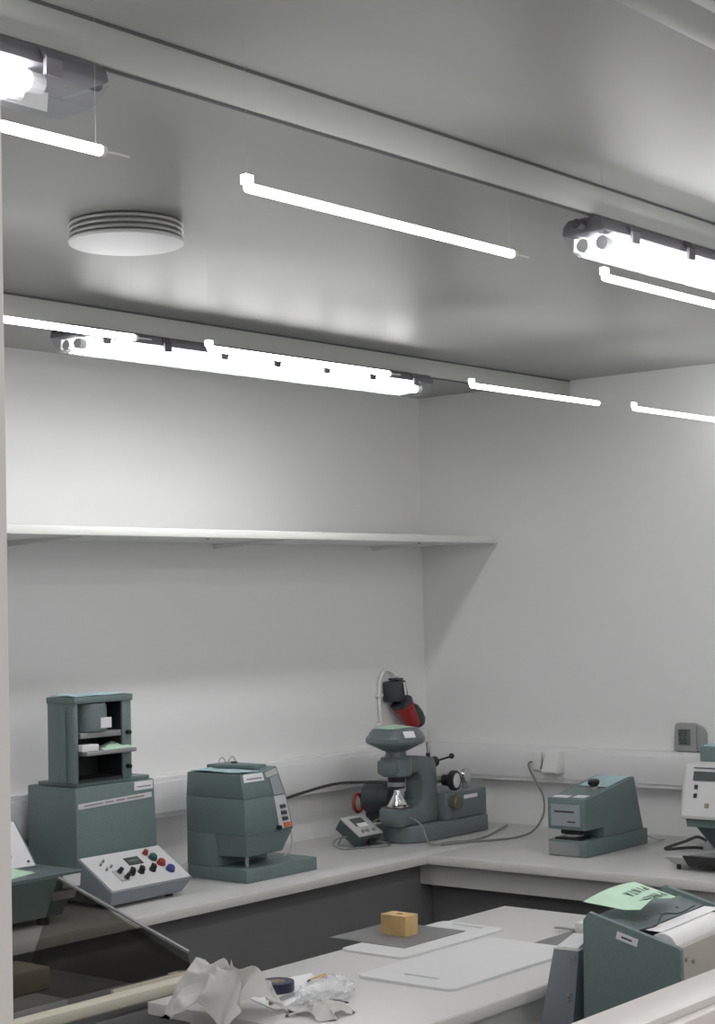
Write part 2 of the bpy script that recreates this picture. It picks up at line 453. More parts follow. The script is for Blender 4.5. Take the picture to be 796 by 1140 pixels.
# ================================================================== machine 1: tall cabinet tester with console
def build_tall():
    t = thing('paper_tester', 'tall green-grey tester with an open tower and knob console', 'instrument', (2.83, 3.12, .9))
    x0, x1, y0, y1 = 2.700, 2.955, 3.112, 3.290
    xs = x1 + .012
    # body widens a little downwards on the right
    bm = loft(new(), [(x0, y0, .9093), (xs, y0, .9093), (xs, y1, .9093), (x0, y1, .9093)], [(x0, y0, 1.176), (x1, y0, 1.176), (x1, y1, 1.176), (x0, y1, 1.176)], .004)
    body = obj('body', bm, 'green', t)
    obj('top_plate', box(new(), x0 + .008, x1 - .008, y0 + .008, y1 - .03, 1.1765, 1.186, .002), 'green', body)
    # long label strip and corner label
    N = (0, -1, 0)
    lb = obj('label_strip', quad_slab(new(), [(x0 + .006, y0 - .0002, 1.124), (x1 - .010, y0 - .0002, 1.131), (x1 - .010, y0 - .0002, 1.144), (x0 + .006, y0 - .0002, 1.137)], .0008), 'plate', body)
    strokes(lb, (x0 + .006, y0 - .0012, 1.124), (1, 0, .029), (0, 0, 1), N, [(.018, .078, .0055, .003), (.084, .112, .0055, .0032), (.120, .148, .0055, .0032), (.156, .214, .0055, .003)], 'ink_soft')
    lb = obj('corner_label', box(new(), x1 - .068, x1 - .006, y0 - .0012, y0 - .0002, 1.152, 1.173), 'white_label', body)
    strokes(lb, (x1 - .06, y0 - .0013, 1.159), (1, 0, 0), (0, 0, 1), N, [(0, .046, 0, .0025)], 'ink_soft')
    # tower: four walls round an open front
    tx0, tx1, ty0, ty1, z0, z1 = 2.700, 2.884, 3.114, 3.212, 1.1865, 1.386
    obj('tower_side', box(new(), tx0, tx0 + .012, ty0, ty1, z0, z1, .002), 'green', t)
    obj('tower_side', box(new(), tx1 - .030, tx1, ty0, ty1, z0, z1, .003), 'green', t)
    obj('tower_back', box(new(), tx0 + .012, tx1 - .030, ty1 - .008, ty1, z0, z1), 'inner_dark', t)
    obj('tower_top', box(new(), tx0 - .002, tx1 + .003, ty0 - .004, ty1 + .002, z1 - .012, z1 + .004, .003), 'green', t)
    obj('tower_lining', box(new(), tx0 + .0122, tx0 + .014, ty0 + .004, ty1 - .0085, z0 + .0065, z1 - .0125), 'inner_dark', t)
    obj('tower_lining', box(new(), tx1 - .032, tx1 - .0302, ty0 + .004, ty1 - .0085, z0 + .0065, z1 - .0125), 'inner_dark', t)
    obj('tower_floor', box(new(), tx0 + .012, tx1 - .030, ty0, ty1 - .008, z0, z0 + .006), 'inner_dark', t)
    obj('side_rib', box(new(), tx0 - .004, tx0 - .0002, ty0 + .028, ty0 + .048, z0, z1 - .02, .001), 'green', t)
    obj('side_rib', box(new(), tx0 - .003, tx0 - .0002, ty0, ty0 + .012, z0, z1 - .02, .001), 'green', t)
    cx, cy = 2.775, 3.152
    cy_ = obj('drum', lathe(new(), [(.0, 1.305), (.045, 1.305), (.047, 1.308), (.047, 1.362), (.044, 1.372), (.0, 1.372)], (cx, cy, 0), seg=32), 'blue_grey', t)
    obj('drum_label', box(new(), cx + .000, cx + .034, cy - .0485, cy - .0460, 1.313, 1.338), 'white_label', cy_)
    obj('press_plate', box(new(), tx0 + .022, tx1 - .022, ty0 + .004, ty0 + .06, 1.290, 1.304, .002), 'grey_metal', t)
    tr = obj('tray', box(new(), tx0 + .020, tx1 - .004, ty0 - .022, ty0 + .06, 1.250, 1.260, .002), 'grey_metal', t)
    obj('sample_block', box(new(), tx0 + .014, tx0 + .066, ty0 - .012, ty0 + .02, 1.2605, 1.276, .001), 'white_label', t)
    for zz in (1.297, 1.214):
        obj('latch_knob', cyl(new(), (tx1 - .016, ty0 - .012, zz), (tx1 - .016, ty0 - .0002, zz), .0055, 12), 'black', t)
    # console: sloped white plate on a tapered box
    lo = [(x0, 2.998, .909), (xs - .03, 3.004, .909), (xs - .03, 3.1118, .909), (x0, 3.1118, .909)]
    yf, zf, zb = 2.992, .940, 1.010
    hi = [(x0, yf, zf), (xs - .003, yf, zf), (xs - .003, 3.1118, zb), (x0, 3.1118, zb)]
    cons = obj('console', loft(new(), lo, hi, .002), 'steel_blue', t)
    S = Vector((0, 3.1118 - yf, zb - zf)); Sl = S.length; S.normalize(); Np = Vector((0, -S.z, S.y))
    P0 = Vector((x0, yf, zf)) + Np * .0004
    W = xs - .003 - x0
    def on(u, v, h=0.0): return P0 + Vector((u, 0, 0)) + S * v + Np * h
    pl = obj('control_plate', quad_slab(new(), [on(.004, .004), on(W - .004, .004), on(W - .004, Sl - .004), on(.004, Sl - .004)], .002), 'plate', t)
    # the same plate carries the display and controls
    dsp = obj('display', quad_slab(new(), [on(.120, .080, .002), on(.166, .080, .002), on(.166, .108, .002), on(.120, .108, .002)], .0015), 'screen', pl)
    strokes(dsp, on(.128, .090, .0036), (1, 0, 0), S, Np, [(.0, .006, 0, .008), (.008, .014, 0, .008), (.016, .022, 0, .008), (.024, .030, 0, .008)], 'lcd', 'digits')
    for u, v in ((.040, .098), (.056, .108), (.044, .078), (.064, .086)):
        obj('small_switch', cyl(new(), on(u, v, .002), on(u, v, .009), .0030, 10), 'grey_metal', pl)
    obj('switch_plate', quad_slab(new(), [on(.054, .030, .002), on(.080, .030, .002), on(.080, .070, .002), on(.054, .070, .002)], .003), 'light_grey', pl)
    for u, v in ((.068, .060), (.072, .036)):
        obj('toggle', cyl(new(), on(u, v, .005), on(u + .006, v, .018), .0065, 12, .005), 'black', pl)
    for u in (.102, .132, .170):
        kb = obj('knob', lathe(new(), [(.0085, 0), (.0085, .004), (.006, .005), (.0055, .016), (.0045, .017)], on(u, .050, .002), Np, 18), 'black', pl)
        obj('pointer', box(new(), -.0015, .0015, -.0085, .0085, 0, .012, mtx=Matrix.Translation(on(u, .050, .006)) @ Matrix.Rotation(math.atan2(S.z, S.y), 4, 'X')), 'black', kb)
    for u, v, r, m in ((.196, .112, .0065, 'red_knob'), (.204, .091, .0100, 'green_knob'), (.212, .067, .0100, 'red_knob'), (.220, .040, .0105, 'blue_knob')):
        obj('push_button', lathe(new(), [(r * 1.15, 0), (r * 1.15, .003), (r, .0035), (r * .96, .010), (r * .7, .012), (0, .0125)], on(u, v, .002), Np, 18), m, pl)
    for fx, fy in ((x0 + .03, 3.03), (xs - .052, 3.025), (x0 + .03, 3.27), (xs - .03, 3.27)):
        obj('foot', cyl(new(), (fx, fy, .9), (fx, fy, .9092), .010, 14), 'black', t)
    bpt = box(new(), tx0 + .006, tx1 - .012, ty0 - .002, ty1 - .004, z1 + .0042, z1 + .0055)
    bmesh.ops.subdivide_edges(bpt, edges=bpt.edges, cuts=5, use_grid_fill=True)
    for v in bpt.verts:
        v.co.z += max(0, .004 * noise.noise(v.co * 25) + .002)
    single('plastic_sheet', bpt, 'blue_paper', 'thin pale blue sheet lying on top of the tall tester tower', 'sheet', (2.79, 3.16, z1 + .0042))
    g = new()
    quad_slab(g, [(2.775, 3.094, 1.2606), (2.878, 3.096, 1.2606), (2.858, 3.155, 1.276), (2.80, 3.150, 1.262)], .0008)
    single('paper_slip', g, 'green_paper', 'pale green paper slip on the tray of the tall tester', 'paper', (2.83, 3.12, 1.2606))
build_tall()

# ================================================================== machine 0: low green box at the left edge
def build_low():
    t = thing('benchtop_meter', 'low green-grey instrument with sloped white panel beside the white post', 'instrument', (2.42, 3.05, .9))
    x0, x1, y0, y1 = 2.20, 2.586, 2.968, 3.17
    lo = [(x0, y0 + .012, .918), (x1 - .045, y0 + .012, .918), (x1 - .045, y1, .918), (x0, y1, .918)]
    hi = [(x0, y0, 1.008), (x1, y0, 1.008), (x1, y1, 1.008), (x0, y1, 1.008)]
    obj('body', loft(new(), lo, hi, .003), 'green', t)
    obj('lid', box(new(), x0, x1 + .002, y0 - .003, y1, 1.0085, 1.0125, .001), 'blue_grey', t)
    obj('label', quad_slab(new(), [(2.530, y0 - .0035, .978), (2.582, y0 - .0005, .978), (2.584, y0 - .0005, 1.006), (2.530, y0 - .0035, 1.006)], .001), 'plate', t)
    obj('label', quad_slab(new(), [(2.500, y0 - .0010, .954), (2.570, y0 + .0030, .954), (2.572, y0 + .0010, .972), (2.500, y0 - .0030, .972)], .001), 'light_grey', t)
    # sloped panel housing at the back
    prof = [(3.085, 1.0128), (3.165, 1.112), (3.20, 1.112), (3.20, 1.0128)]
    hs = obj('panel_housing', prism(new(), prof, 'x', x0, 2.560, .002), 'green', t)
    S = Vector((0, .080, .0992)); Sl = S.length; S.normalize(); N = Vector((0, -S.z, S.y))
    P0 = Vector((x0, 3.085, 1.0128)) + N * .0005
    def on(u, v, h=0): return P0 + Vector((u, 0, 0)) + S * v + N * h
    fp = obj('front_panel', quad_slab(new(), [on(.004, .004), on(.352, .004), on(.352, Sl - .002), on(.004, Sl - .002)], .002), 'plate', t)
    obj('screw', cyl(new(), on(.338, .016, .002), on(.338, .016, .004), .003, 10), 'black', fp)
    obj('knob', cyl(new(), on(.280, .032, .002), on(.280, .032, .014), .010, 14), 'black', fp)
    for fx, fy in ((2.28, 3.0), (2.50, 3.0), (2.28, 3.13), (2.50, 3.13)):
        obj('foot', cyl(new(), (fx, fy, .9), (fx, fy, .9182), .014, 14), 'black', t)
    bm = new()
    quad_slab(bm, [(2.40, 2.99, 1.0128), (2.50, 3.02, 1.0128), (2.47, 3.05, 1.014), (2.45, 3.06, 1.028)], .0008)
    quad_slab(bm, [(2.36, 2.985, 1.0128), (2.40, 2.99, 1.0128), (2.45, 3.06, 1.028), (2.36, 3.05, 1.02)], .0008)
    single('paper_slip', bm, 'green_paper', 'folded pale green paper slip on the low instrument beside the post', 'paper', (2.42, 3.02, 1.0128))
build_low()

# ================================================================== machine 2: faceted green tester
def build_facet():
    t = thing('thickness_tester', 'faceted green-grey tester with buttons on its right side and wide foot', 'instrument', (3.27, 3.08, .9))
    x0 = 3.138; y0 = 2.976; yb = 3.186
    obj('base', prism(new(), [(x0, y0), (3.408, y0), (3.408, yb - .02), (x0, yb)], 'z', .9005, .934, .002), 'green', t)
    obj('column', box(new(), x0, 3.332, 3.084, yb, .9345, 1.018, .001), 'green', t)
    botm = [(x0, y0), (3.255, y0), (3.320, y0 + .002), (3.332, yb), (x0, yb)]
    mid = [(x0, y0 + .004), (3.240, y0 + .004), (3.298, y0 + .006), (3.314, yb), (x0, yb)]
    top = [(x0, y0 + .016), (3.226, y0 + .016), (3.279, y0 + .020), (3.292, yb - .006), (x0, yb - .006)]
    z0, zm, z1 = 1.0185, 1.110, 1.172
    obj('head', loft(new(), [(*p, z0) for p in botm], [(*p, zm) for p in mid], .0015), 'green', t)
    up = obj('head_cap', loft(new(), [(*p, zm + .0002) for p in mid], [(*p, z1 + (.010 if i in (2, 3) else 0)) for i, p in enumerate(top)], .0015), 'green', t)
    # tapering nozzle under the head
    nb = [(x0 + .028, y0 + .022), (3.270, y0 + .024), (3.304, y0 + .028), (3.312, 3.0838), (x0 + .010, 3.0838)]
    obj('nozzle', loft(new(), [(*p, .962) for p in nb], [(*p, 1.018) for p in [(x0 + .002, y0 + .002), (3.254, y0 + .002), (3.318, y0 + .004), (3.328, 3.0838), (x0 + .002, 3.0838)]]), 'green', t)
    obj('pin', cyl(new(), (x0 + .040, y0 + .036, .9345), (x0 + .040, y0 + .036, .9618), .0055, 14), 'chrome', t)
    # control strip on the slanted right-hand facet
    A0, A1 = Vector((*botm[1], z0)), Vector((*botm[2], z0))
    B0, B1 = Vector((*mid[1], zm)), Vector((*mid[2], zm))
    N = (A1 - A0).cross(B0 - A0).normalized()
    def on(u, v, h=0): return A0.lerp(A1, u).lerp(B0.lerp(B1, u), v) + N * h
    pl = obj('control_strip', quad_slab(new(), [on(.16, .06, .0006), on(.90, .06, .0006), on(.90, .985, .0006), on(.16, .985, .0006)], .0012), 'plate', t)
    for i, v in enumerate((.62, .44, .27)):
        obj('push_button', quad_slab(new(), [on(.40, v, .0019), on(.74, v, .0019), on(.74, v + .10, .0019), on(.40, v + .10, .0019)], .003), 'blue_grey_dark', pl)
    obj('switch', quad_slab(new(), [on(.44, .08, .0019), on(.82, .08, .0019), on(.82, .21, .0019), on(.44, .21, .0019)], .004), 'orange', pl)
    obj('knob', cyl(new(), on(.08, .10, .0006), on(.08, .10, .010), .006, 12), 'black', t)
    # upper facet display
    C0, C1 = Vector((*mid[1], zm + .0002)), Vector((*mid[2], zm + .0002)); D0, D1 = Vector((*top[1], z1)), Vector((*top[2], z1 + .01))
    N2 = (C1 - C0).cross(D0 - C0).normalized()
    def on2(u, v, h=0): return C0.lerp(C1, u).lerp(D0.lerp(D1, u), v) + N2 * h
    obj('upper_strip', quad_slab(new(), [on2(.20, .02, .0004), on2(.88, .02, .0004), on2(.84, .70, .0004), on2(.24, .70, .0004)], .0012), 'plate_blue', up)
    obj('label', quad_slab(new(), [on2(.05, .74, .0004), on2(.9, .74, .0004), on2(.88, .96, .0004), on2(.05, .96, .0004)], .0008), 'light_grey', up)
    # white label on the front of the cap
    E0, E1 = Vector((*mid[0], zm)), Vector((*mid[1], zm)); F0, F1 = Vector((*top[0], z1)), Vector((*top[1], z1))
    N3 = (E1 - E0).cross(F0 - E0).normalized()
    def on3(u, v, h=0): return E0.lerp(E1, u).lerp(F0.lerp(F1, u), v) + N3 * h
    lb = obj('label', quad_slab(new(), [on3(.10, .66, .0004), on3(.92, .66, .0004), on3(.92, .98, .0004), on3(.10, .98, .0004)], .0008), 'white_label', up)
    strokes(lb, on3(.22, .76, .0012), on3(1, .5) - on3(0, .5), on3(0, 1) - on3(0, 0), N3, [(0, .056, 0, .003)], 'ink_soft')
    # handles and knob on top
    for k in range(2):
        xx, yy = 3.222 + k * .038, 3.150
        obj('wire_handle', tube(new(), [(xx, yy, 1.170), (xx + .002, yy, 1.190), (xx + .014, yy, 1.202), (xx + .026, yy, 1.192), (xx + .028, yy, 1.172)], .0016, 8), 'cable_light', t)
    obj('top_hatch', prism(new(), [(3.232, 3.03), (3.278, 3.03), (3.286, 3.176), (3.205, 3.176)], 'z', 1.1755, 1.186, .002), 'green', t)
    obj('top_button', cyl(new(), (3.262, 3.13, 1.186), (3.262, 3.13, 1.190), .009, 14), 'black', t)
    bs = new()
    quad_slab(bs, [(x0 + .004, y0 + .024, 1.1726), (3.212, y0 + .022, 1.1726), (3.208, 3.165, 1.1726), (x0 + .004, 3.172, 1.1726)], .0015)
    bmesh.ops.subdivide_edges(bs, edges=bs.edges, cuts=5, use_grid_fill=True)
    for v in bs.verts: v.co.z += .003 + .003 * noise.noise(v.co * 22)
    single('plastic_sheet', bs, 'blue_paper', 'thin pale blue sheet lying on the faceted tester', 'sheet', (3.17, 3.08, 1.1728))
build_facet()
tag(obj('signal_cable', tube(new(), [(3.318, 3.07, 1.09), (3.345, 3.06, 1.088), (3.372, 3.05, 1.055), (3.386, 3.045, .99), (3.375, 3.04, .95), (3.345, 3.04, .9385)], .0022, 8), 'cable_light'), 'thin grey cable looping down beside the faceted tester', 'cable')

# ================================================================== machine 3: burst press with round head
def build_press():
    t = thing('bench_press', 'blue-grey press with round hexagonal-edged head and C-shaped frame', 'instrument', (4.05, 3.11, .9))
    # base slab with a round near end
    cx, cy, r = 3.965, 3.105, .080
    pts = [(4.262, cy - r), (4.262, cy + r)] + [(cx + r * math.cos(a), cy + r * math.sin(a)) for a in [math.pi / 2 + math.pi * i / 14 for i in range(15)]]
    obj('base', prism(new(), pts, 'z', .9005, .950, .006, 3), 'blue_grey', t)
    obj('base_tongue', box(new(), 3.855, 3.95, 3.135, 3.195, .9005, .945, .003), 'blue_grey', t)
    mb = obj('motor_box', box(new(), 4.055, 4.262, 3.030, 3.190, .9505, 1.030, .005), 'blue_grey', t)
    obj('label', box(new(), 4.145, 4.212, 3.0288, 3.0299, 1.006, 1.017), 'white_label', mb)
    # C frame
    xc0, xc1 = 3.842, 4.046
    P = [(xc0, 1.102), (xc0, 1.142), (3.985, 1.146), (4.030, 1.140), (4.044, 1.118), (4.048, .965), (4.040, .951), (3.862, .951), (3.846, .966), (3.846, 1.004),
         (3.955, 1.004), (3.972, 1.014), (3.974, 1.075), (3.962, 1.096), (3.945, 1.102)]
    obj('c_frame', prism(new(), P, 'y', 3.052, 3.118, .006, 2), 'blue_grey', t)
    hx, hy = 3.892, 3.085
    obj('collar', cyl(new(), (hx, hy, 1.095), (hx, hy, 1.150), .046, 28, bev=.004), 'blue_grey', t)
    obj('neck', lathe(new(), [(.034, 1.150), (.030, 1.158), (.030, 1.166), (.036, 1.170)], (hx, hy, 0), seg=28), 'blue_grey', t)
    hd = obj('head', lathe(new(), [(.036, 1.168), (.083, 1.190), (.087, 1.196), (.087, 1.206), (.070, 1.230), (.066, 1.233), (0, 1.233)], (hx, hy, 0), seg=12), 'blue_grey', t)
    a = math.radians(-112)
    pm = Vector((hx + .079 * math.cos(a), hy + .079 * math.sin(a), 1.218)); nrm = Vector((math.cos(a) * .8, math.sin(a) * .8, .6)); uu = Vector((-math.sin(a), math.cos(a), 0)); vv = nrm.cross(uu)
    pm += nrm * .001
    obj('label', quad_slab(new(), [pm - uu * .018 - vv * .011, pm + uu * .018 - vv * .011, pm + uu * .018 + vv * .011, pm - uu * .018 + vv * .011], .0008), 'white_label', hd)
    obj('ram', lathe(new(), [(.024, 1.060), (.026, 1.064), (.026, 1.094)], (hx, hy, 0), seg=24), 'black', t)
    obj('ram_collar', cyl(new(), (hx, hy, 1.066), (hx, hy, 1.078), .028, 24), 'grey_metal', t)
    obj('anvil', lathe(new(), [(.034, 1.0074), (.034, 1.012), (.030, 1.014), (.024, 1.024), (.012, 1.044), (.010, 1.054), (0, 1.054)], (hx, hy - .002, 0), seg=24), 'chrome', t)
    obj('anvil_plate', box(new(), hx - .036, hx + .036, 3.050, 3.120, 1.0042, 1.0072, .001), 'bronze', t)
    # lever, hand wheel, dial
    lv = obj('lever_hub', cyl(new(), (4.046, 3.075, 1.122), (4.066, 3.075, 1.122), .016, 16), 'black', t)
    obj('lever_arm', cyl(new(), (4.062, 3.075, 1.122), (4.112, 3.050, 1.134), .003, 10), 'black', lv)
    obj('lever_ball', ball(new(), (4.114, 3.049, 1.135), .0085), 'black', lv)
    obj('gauge_rod', cyl(new(), (4.012, 3.06, 1.146), (4.008, 3.06, 1.185), .0028, 8), 'grey_metal', t)
    obj('gauge_tip', cyl(new(), (4.012, 3.06, 1.138), (4.012, 3.06, 1.152), .006, 10), 'black', t)
    wh = obj('hand_wheel', lathe(new(), [(.016, 0), (.018, .02), (.026, .026), (.030, .030), (.030, .044), (.027, .047), (.022, .046)], (4.100, 3.072, 1.064), (.15, -1, 0), 24), 'black', t)
    obj('wheel_face', lathe(new(), [(.022, .0465), (.020, .0475), (.004, .048), (.004, .050), (0, .050)], (4.100, 3.072, 1.064), (.15, -1, 0), 24), 'plate', wh)
    obj('spindle', cyl(new(), (4.048, 3.09, 1.062), (4.110, 3.09, 1.062), .008, 12), 'grey_metal', t)
    dk = obj('dial_knob', cyl(new(), (4.226, 3.085, 1.0302), (4.226, 3.085, 1.052), .010, 14), 'grey_metal', t)
    obj('dial_ring', lathe(new(), [(.012, -.006), (.021, -.006), (.023, 0), (.021, .006), (.012, .006)], (4.226, 3.080, 1.066), (.1, -1, .1), 20), 'chrome', dk)
    obj('side_drum', lathe(new(), [(.016, 0), (.021, .004), (.021, .024), (.018, .027), (0, .027)], (4.085, 3.030, 1.002), (0, -1, 0), 20), 'bronze', t)
    obj('drive_shaft', cyl(new(), (4.046, 3.085, 1.000), (4.060, 3.085, 1.000), .022, 16), 'black', t)
    # round motor behind
    mo = obj('motor', lathe(new(), [(.030, 0), (.046, .006), (.048, .012), (.048, .085), (.044, .092), (0, .092)], (3.965, 3.150, 1.022), (-.25, .97, 0), 28), 'blue_grey_dark', t)
    obj('motor_foot', box(new(), 3.930, 3.980, 3.16, 3.235, .9505, .982), 'black', t)
build_press()
tag(obj('power_cable', tube(new(), [(3.335, 3.12, 1.060), (3.37, 3.19, 1.046), (3.46, 3.23, 1.040), (3.60, 3.22, 1.062), (3.72, 3.18, 1.083), (3.80, 3.14, 1.083), (3.850, 3.105, 1.080)], .0042, 8), 'cable_black'), 'black cable sagging from the faceted tester to the press', 'cable')
bm = lathe(new(), [(.026 + .0055 * math.cos(a), .0055 * math.sin(a)) for a in [2 * math.pi * i / 10 for i in range(11)]], (3.900, 3.240, 1.008), (.2, -1, .05), 20)
tag(obj('red_ring', bm, 'red_knob'), 'red cable loop behind the press next to its dark motor', 'cable')

# ------------------------------------------------------------------ red industrial plug in a wall socket
t = thing('wall_socket', 'dark grey industrial socket on the back wall above the press', 'socket', (4.26, YA, 1.28))
T = Matrix.Translation(Vector((4.235, YA - .045, 1.318)))
obj('housing', loft(new(), [(4.192, YA - .056, 1.286), (4.262, YA - .056, 1.282), (4.262, YA - .0008, 1.282), (4.192, YA - .0008, 1.286)], [(4.192, YA - .050, 1.348), (4.252, YA - .050, 1.352), (4.252, YA - .0008, 1.352), (4.192, YA - .0008, 1.348)], .005), 'cee_grey', t)
obj('top_rib', box(new(), 4.212, 4.246, YA - .045, YA - .01, 1.3525, 1.359, .002), 'cee_grey', t)
obj('label', quad_slab(new(), [(4.236, YA - .0568, 1.305), (4.246, YA - .0568, 1.305), (4.243, YA - .0535, 1.346), (4.233, YA - .0535, 1.346)], .0008), 'white_label', t)
t = thing('industrial_plug', 'red industrial plug with a dark flap hanging in the wall socket', 'plug', (4.25, YA - .06, 1.21))
d = Vector((.50, -.12, -.85)).normalized(); p = Vector((4.233, YA - .048, 1.278))
obj('sleeve', lathe(new(), [(.034, 0), (.034, .014), (.030, .018), (.025, .078), (.022, .084)], p, d, 24), 'red', t)
obj('flap', lathe(new(), [(.0, -.044), (.016, -.040), (.026, -.026), (.030, 0), (.028, .022), (.020, .036), (.0, .040)], Vector((4.304, YA - .040, 1.236)), d, 24), 'cee_grey', t)
obj('locking_ring', lathe(new(), [(.036, 0), (.036, .010), (.034, .012)], p - d * .008, d, 24), 'cee_grey', t)
c = [(4.235, YA - .03, 1.362), (4.232, YA - .02, 1.374), (4.212, YA - .012, 1.384), (4.188, YA - .009, 1.378), (4.172, YA - .008, 1.350), (4.168, YA - .008, 1.305), (4.170, YA - .008, 1.25), (4.176, YA - .008, 1.205), (4.182, YA - .010, 1.150)]
t = thing('white_cable', 'white cable arching from the wall socket down the back wall', 'cable', (4.17, YA, 1.2))
obj('sheath', tube(new(), c, .0055, 8), 'white_plastic', t)
for zz in (1.308, 1.215):
    obj('clip', box(new(), 4.154, 4.180, YA - .016, YA - .0006, zz - .005, zz + .005, .002), 'white_plastic', t)
bm = quad_slab(new(), [(3.828, 3.050, 1.2338), (3.94, 3.055, 1.2338), (3.925, 3.110, 1.240), (3.83, 3.115, 1.236)], .0008)
single('paper_slip', bm, 'green_paper', 'pale green paper slip on the round press head', 'paper', (3.88, 3.08, 1.2338))

# ------------------------------------------------------------------ small tilted meter box
def build_meter():
    o = Vector((3.748, 3.132, .9035))
    t = thing('handheld_meter', 'small tilted green meter box on a wire stand before the press', 'meter', o)
    v = Vector((0, .064, .043)).normalized(); n = Vector((0, -.043, .064)).normalized(); u = Vector((1, 0, 0))
    mt = Matrix((( u.x, v.x, n.x, o.x), (u.y, v.y, n.y, o.y), (u.z, v.z, n.z, o.z), (0, 0, 0, 1)))
    obj('case', box(new(), 0, .104, 0, .084, .001, .036, .002, mtx=mt), 'green_dark', t)
    fp = obj('face_plate', box(new(), -.001, .105, -.001, .085, .0365, .040, .001, mtx=mt), 'light_grey', t)
    ds = obj('display', box(new(), .026, .078, .040, .073, .0403, .0414, mtx=mt), 'screen', fp)
    obj('display_card', box(new(), .034, .076, .034, .050, .0415, .0420, mtx=mt), 'white_label', fp)
    for uu in (.030, .050, .078):
        a = mt @ Vector((uu, .016, .0403)); b = mt @ Vector((uu, .016, .046))
        obj('knob', cyl(new(), a, b, .006, 12), 'grey_metal', fp)
    obj('socket', box(new(), .052, .080, -.008, -.0005, .006, .022, .001, mtx=mt), 'black', t)
    obj('stand_wire', tube(new(), [(3.785, 3.118, .9030), (3.79, 3.09, .9030), (3.83, 3.075, .9030), (3.86, 3.09, .9030), (3.868, 3.12, .905), (3.84, 3.13, .912)], .002, 8), 'grey_metal', t)
    obj('prop', tube(new(), [(3.775, 3.19, .938), (3.775, 3.215, .902)], .002, 6, smooth=False), 'grey_metal', t)
    obj('prop', tube(new(), [(3.850, 3.19, .938), (3.850, 3.215, .902)], .002, 6, smooth=False), 'grey_metal', t)
build_meter()
tag(obj('meter_lead', tube(new(), [(3.768, 3.155, .932), (3.72, 3.165, .930), (3.695, 3.165, .918), (3.705, 3.14, .904), (3.75, 3.115, .9035), (3.790, 3.105, .9035)], .0024, 8), 'cable_grey'), 'short grey lead looping behind the small tilted meter', 'cable')
tag(obj('grey_cable', tube(new(), [(3.862, 3.165, .955), (3.885, 3.135, .972), (3.905, 3.08, .978), (3.905, 3.015, .962), (3.895, 2.985, .925), (3.905, 2.972, .9040), (3.97, 2.955, .9036), (4.03, 2.925, .9036), (4.12, 2.935, .9036), (4.26, 2.985, .9036), (4.352, 3.020, .9036)], .0030, 8), 'cable_grey'), 'grey cable running from the press along the bench to the right wall', 'cable')
tag(obj('outlet_cable', tube(new(), [(3.915, 2.950, .9034), (3.99, 2.925, .9034), (4.08, 2.868, .9034), (4.165, 2.848, .9036), (4.225, 2.838, .915), (4.275, 2.835, .955), (4.315, 2.860, 1.005), (4.330, 2.898, 1.050), (4.336, 2.922, 1.085), (4.352, 2.932, 1.098), (4.3655, 2.932, 1.100)], .0032, 8), 'cable_grey'), 'dark grey cable rising from the bench to the right wall outlet', 'cable')

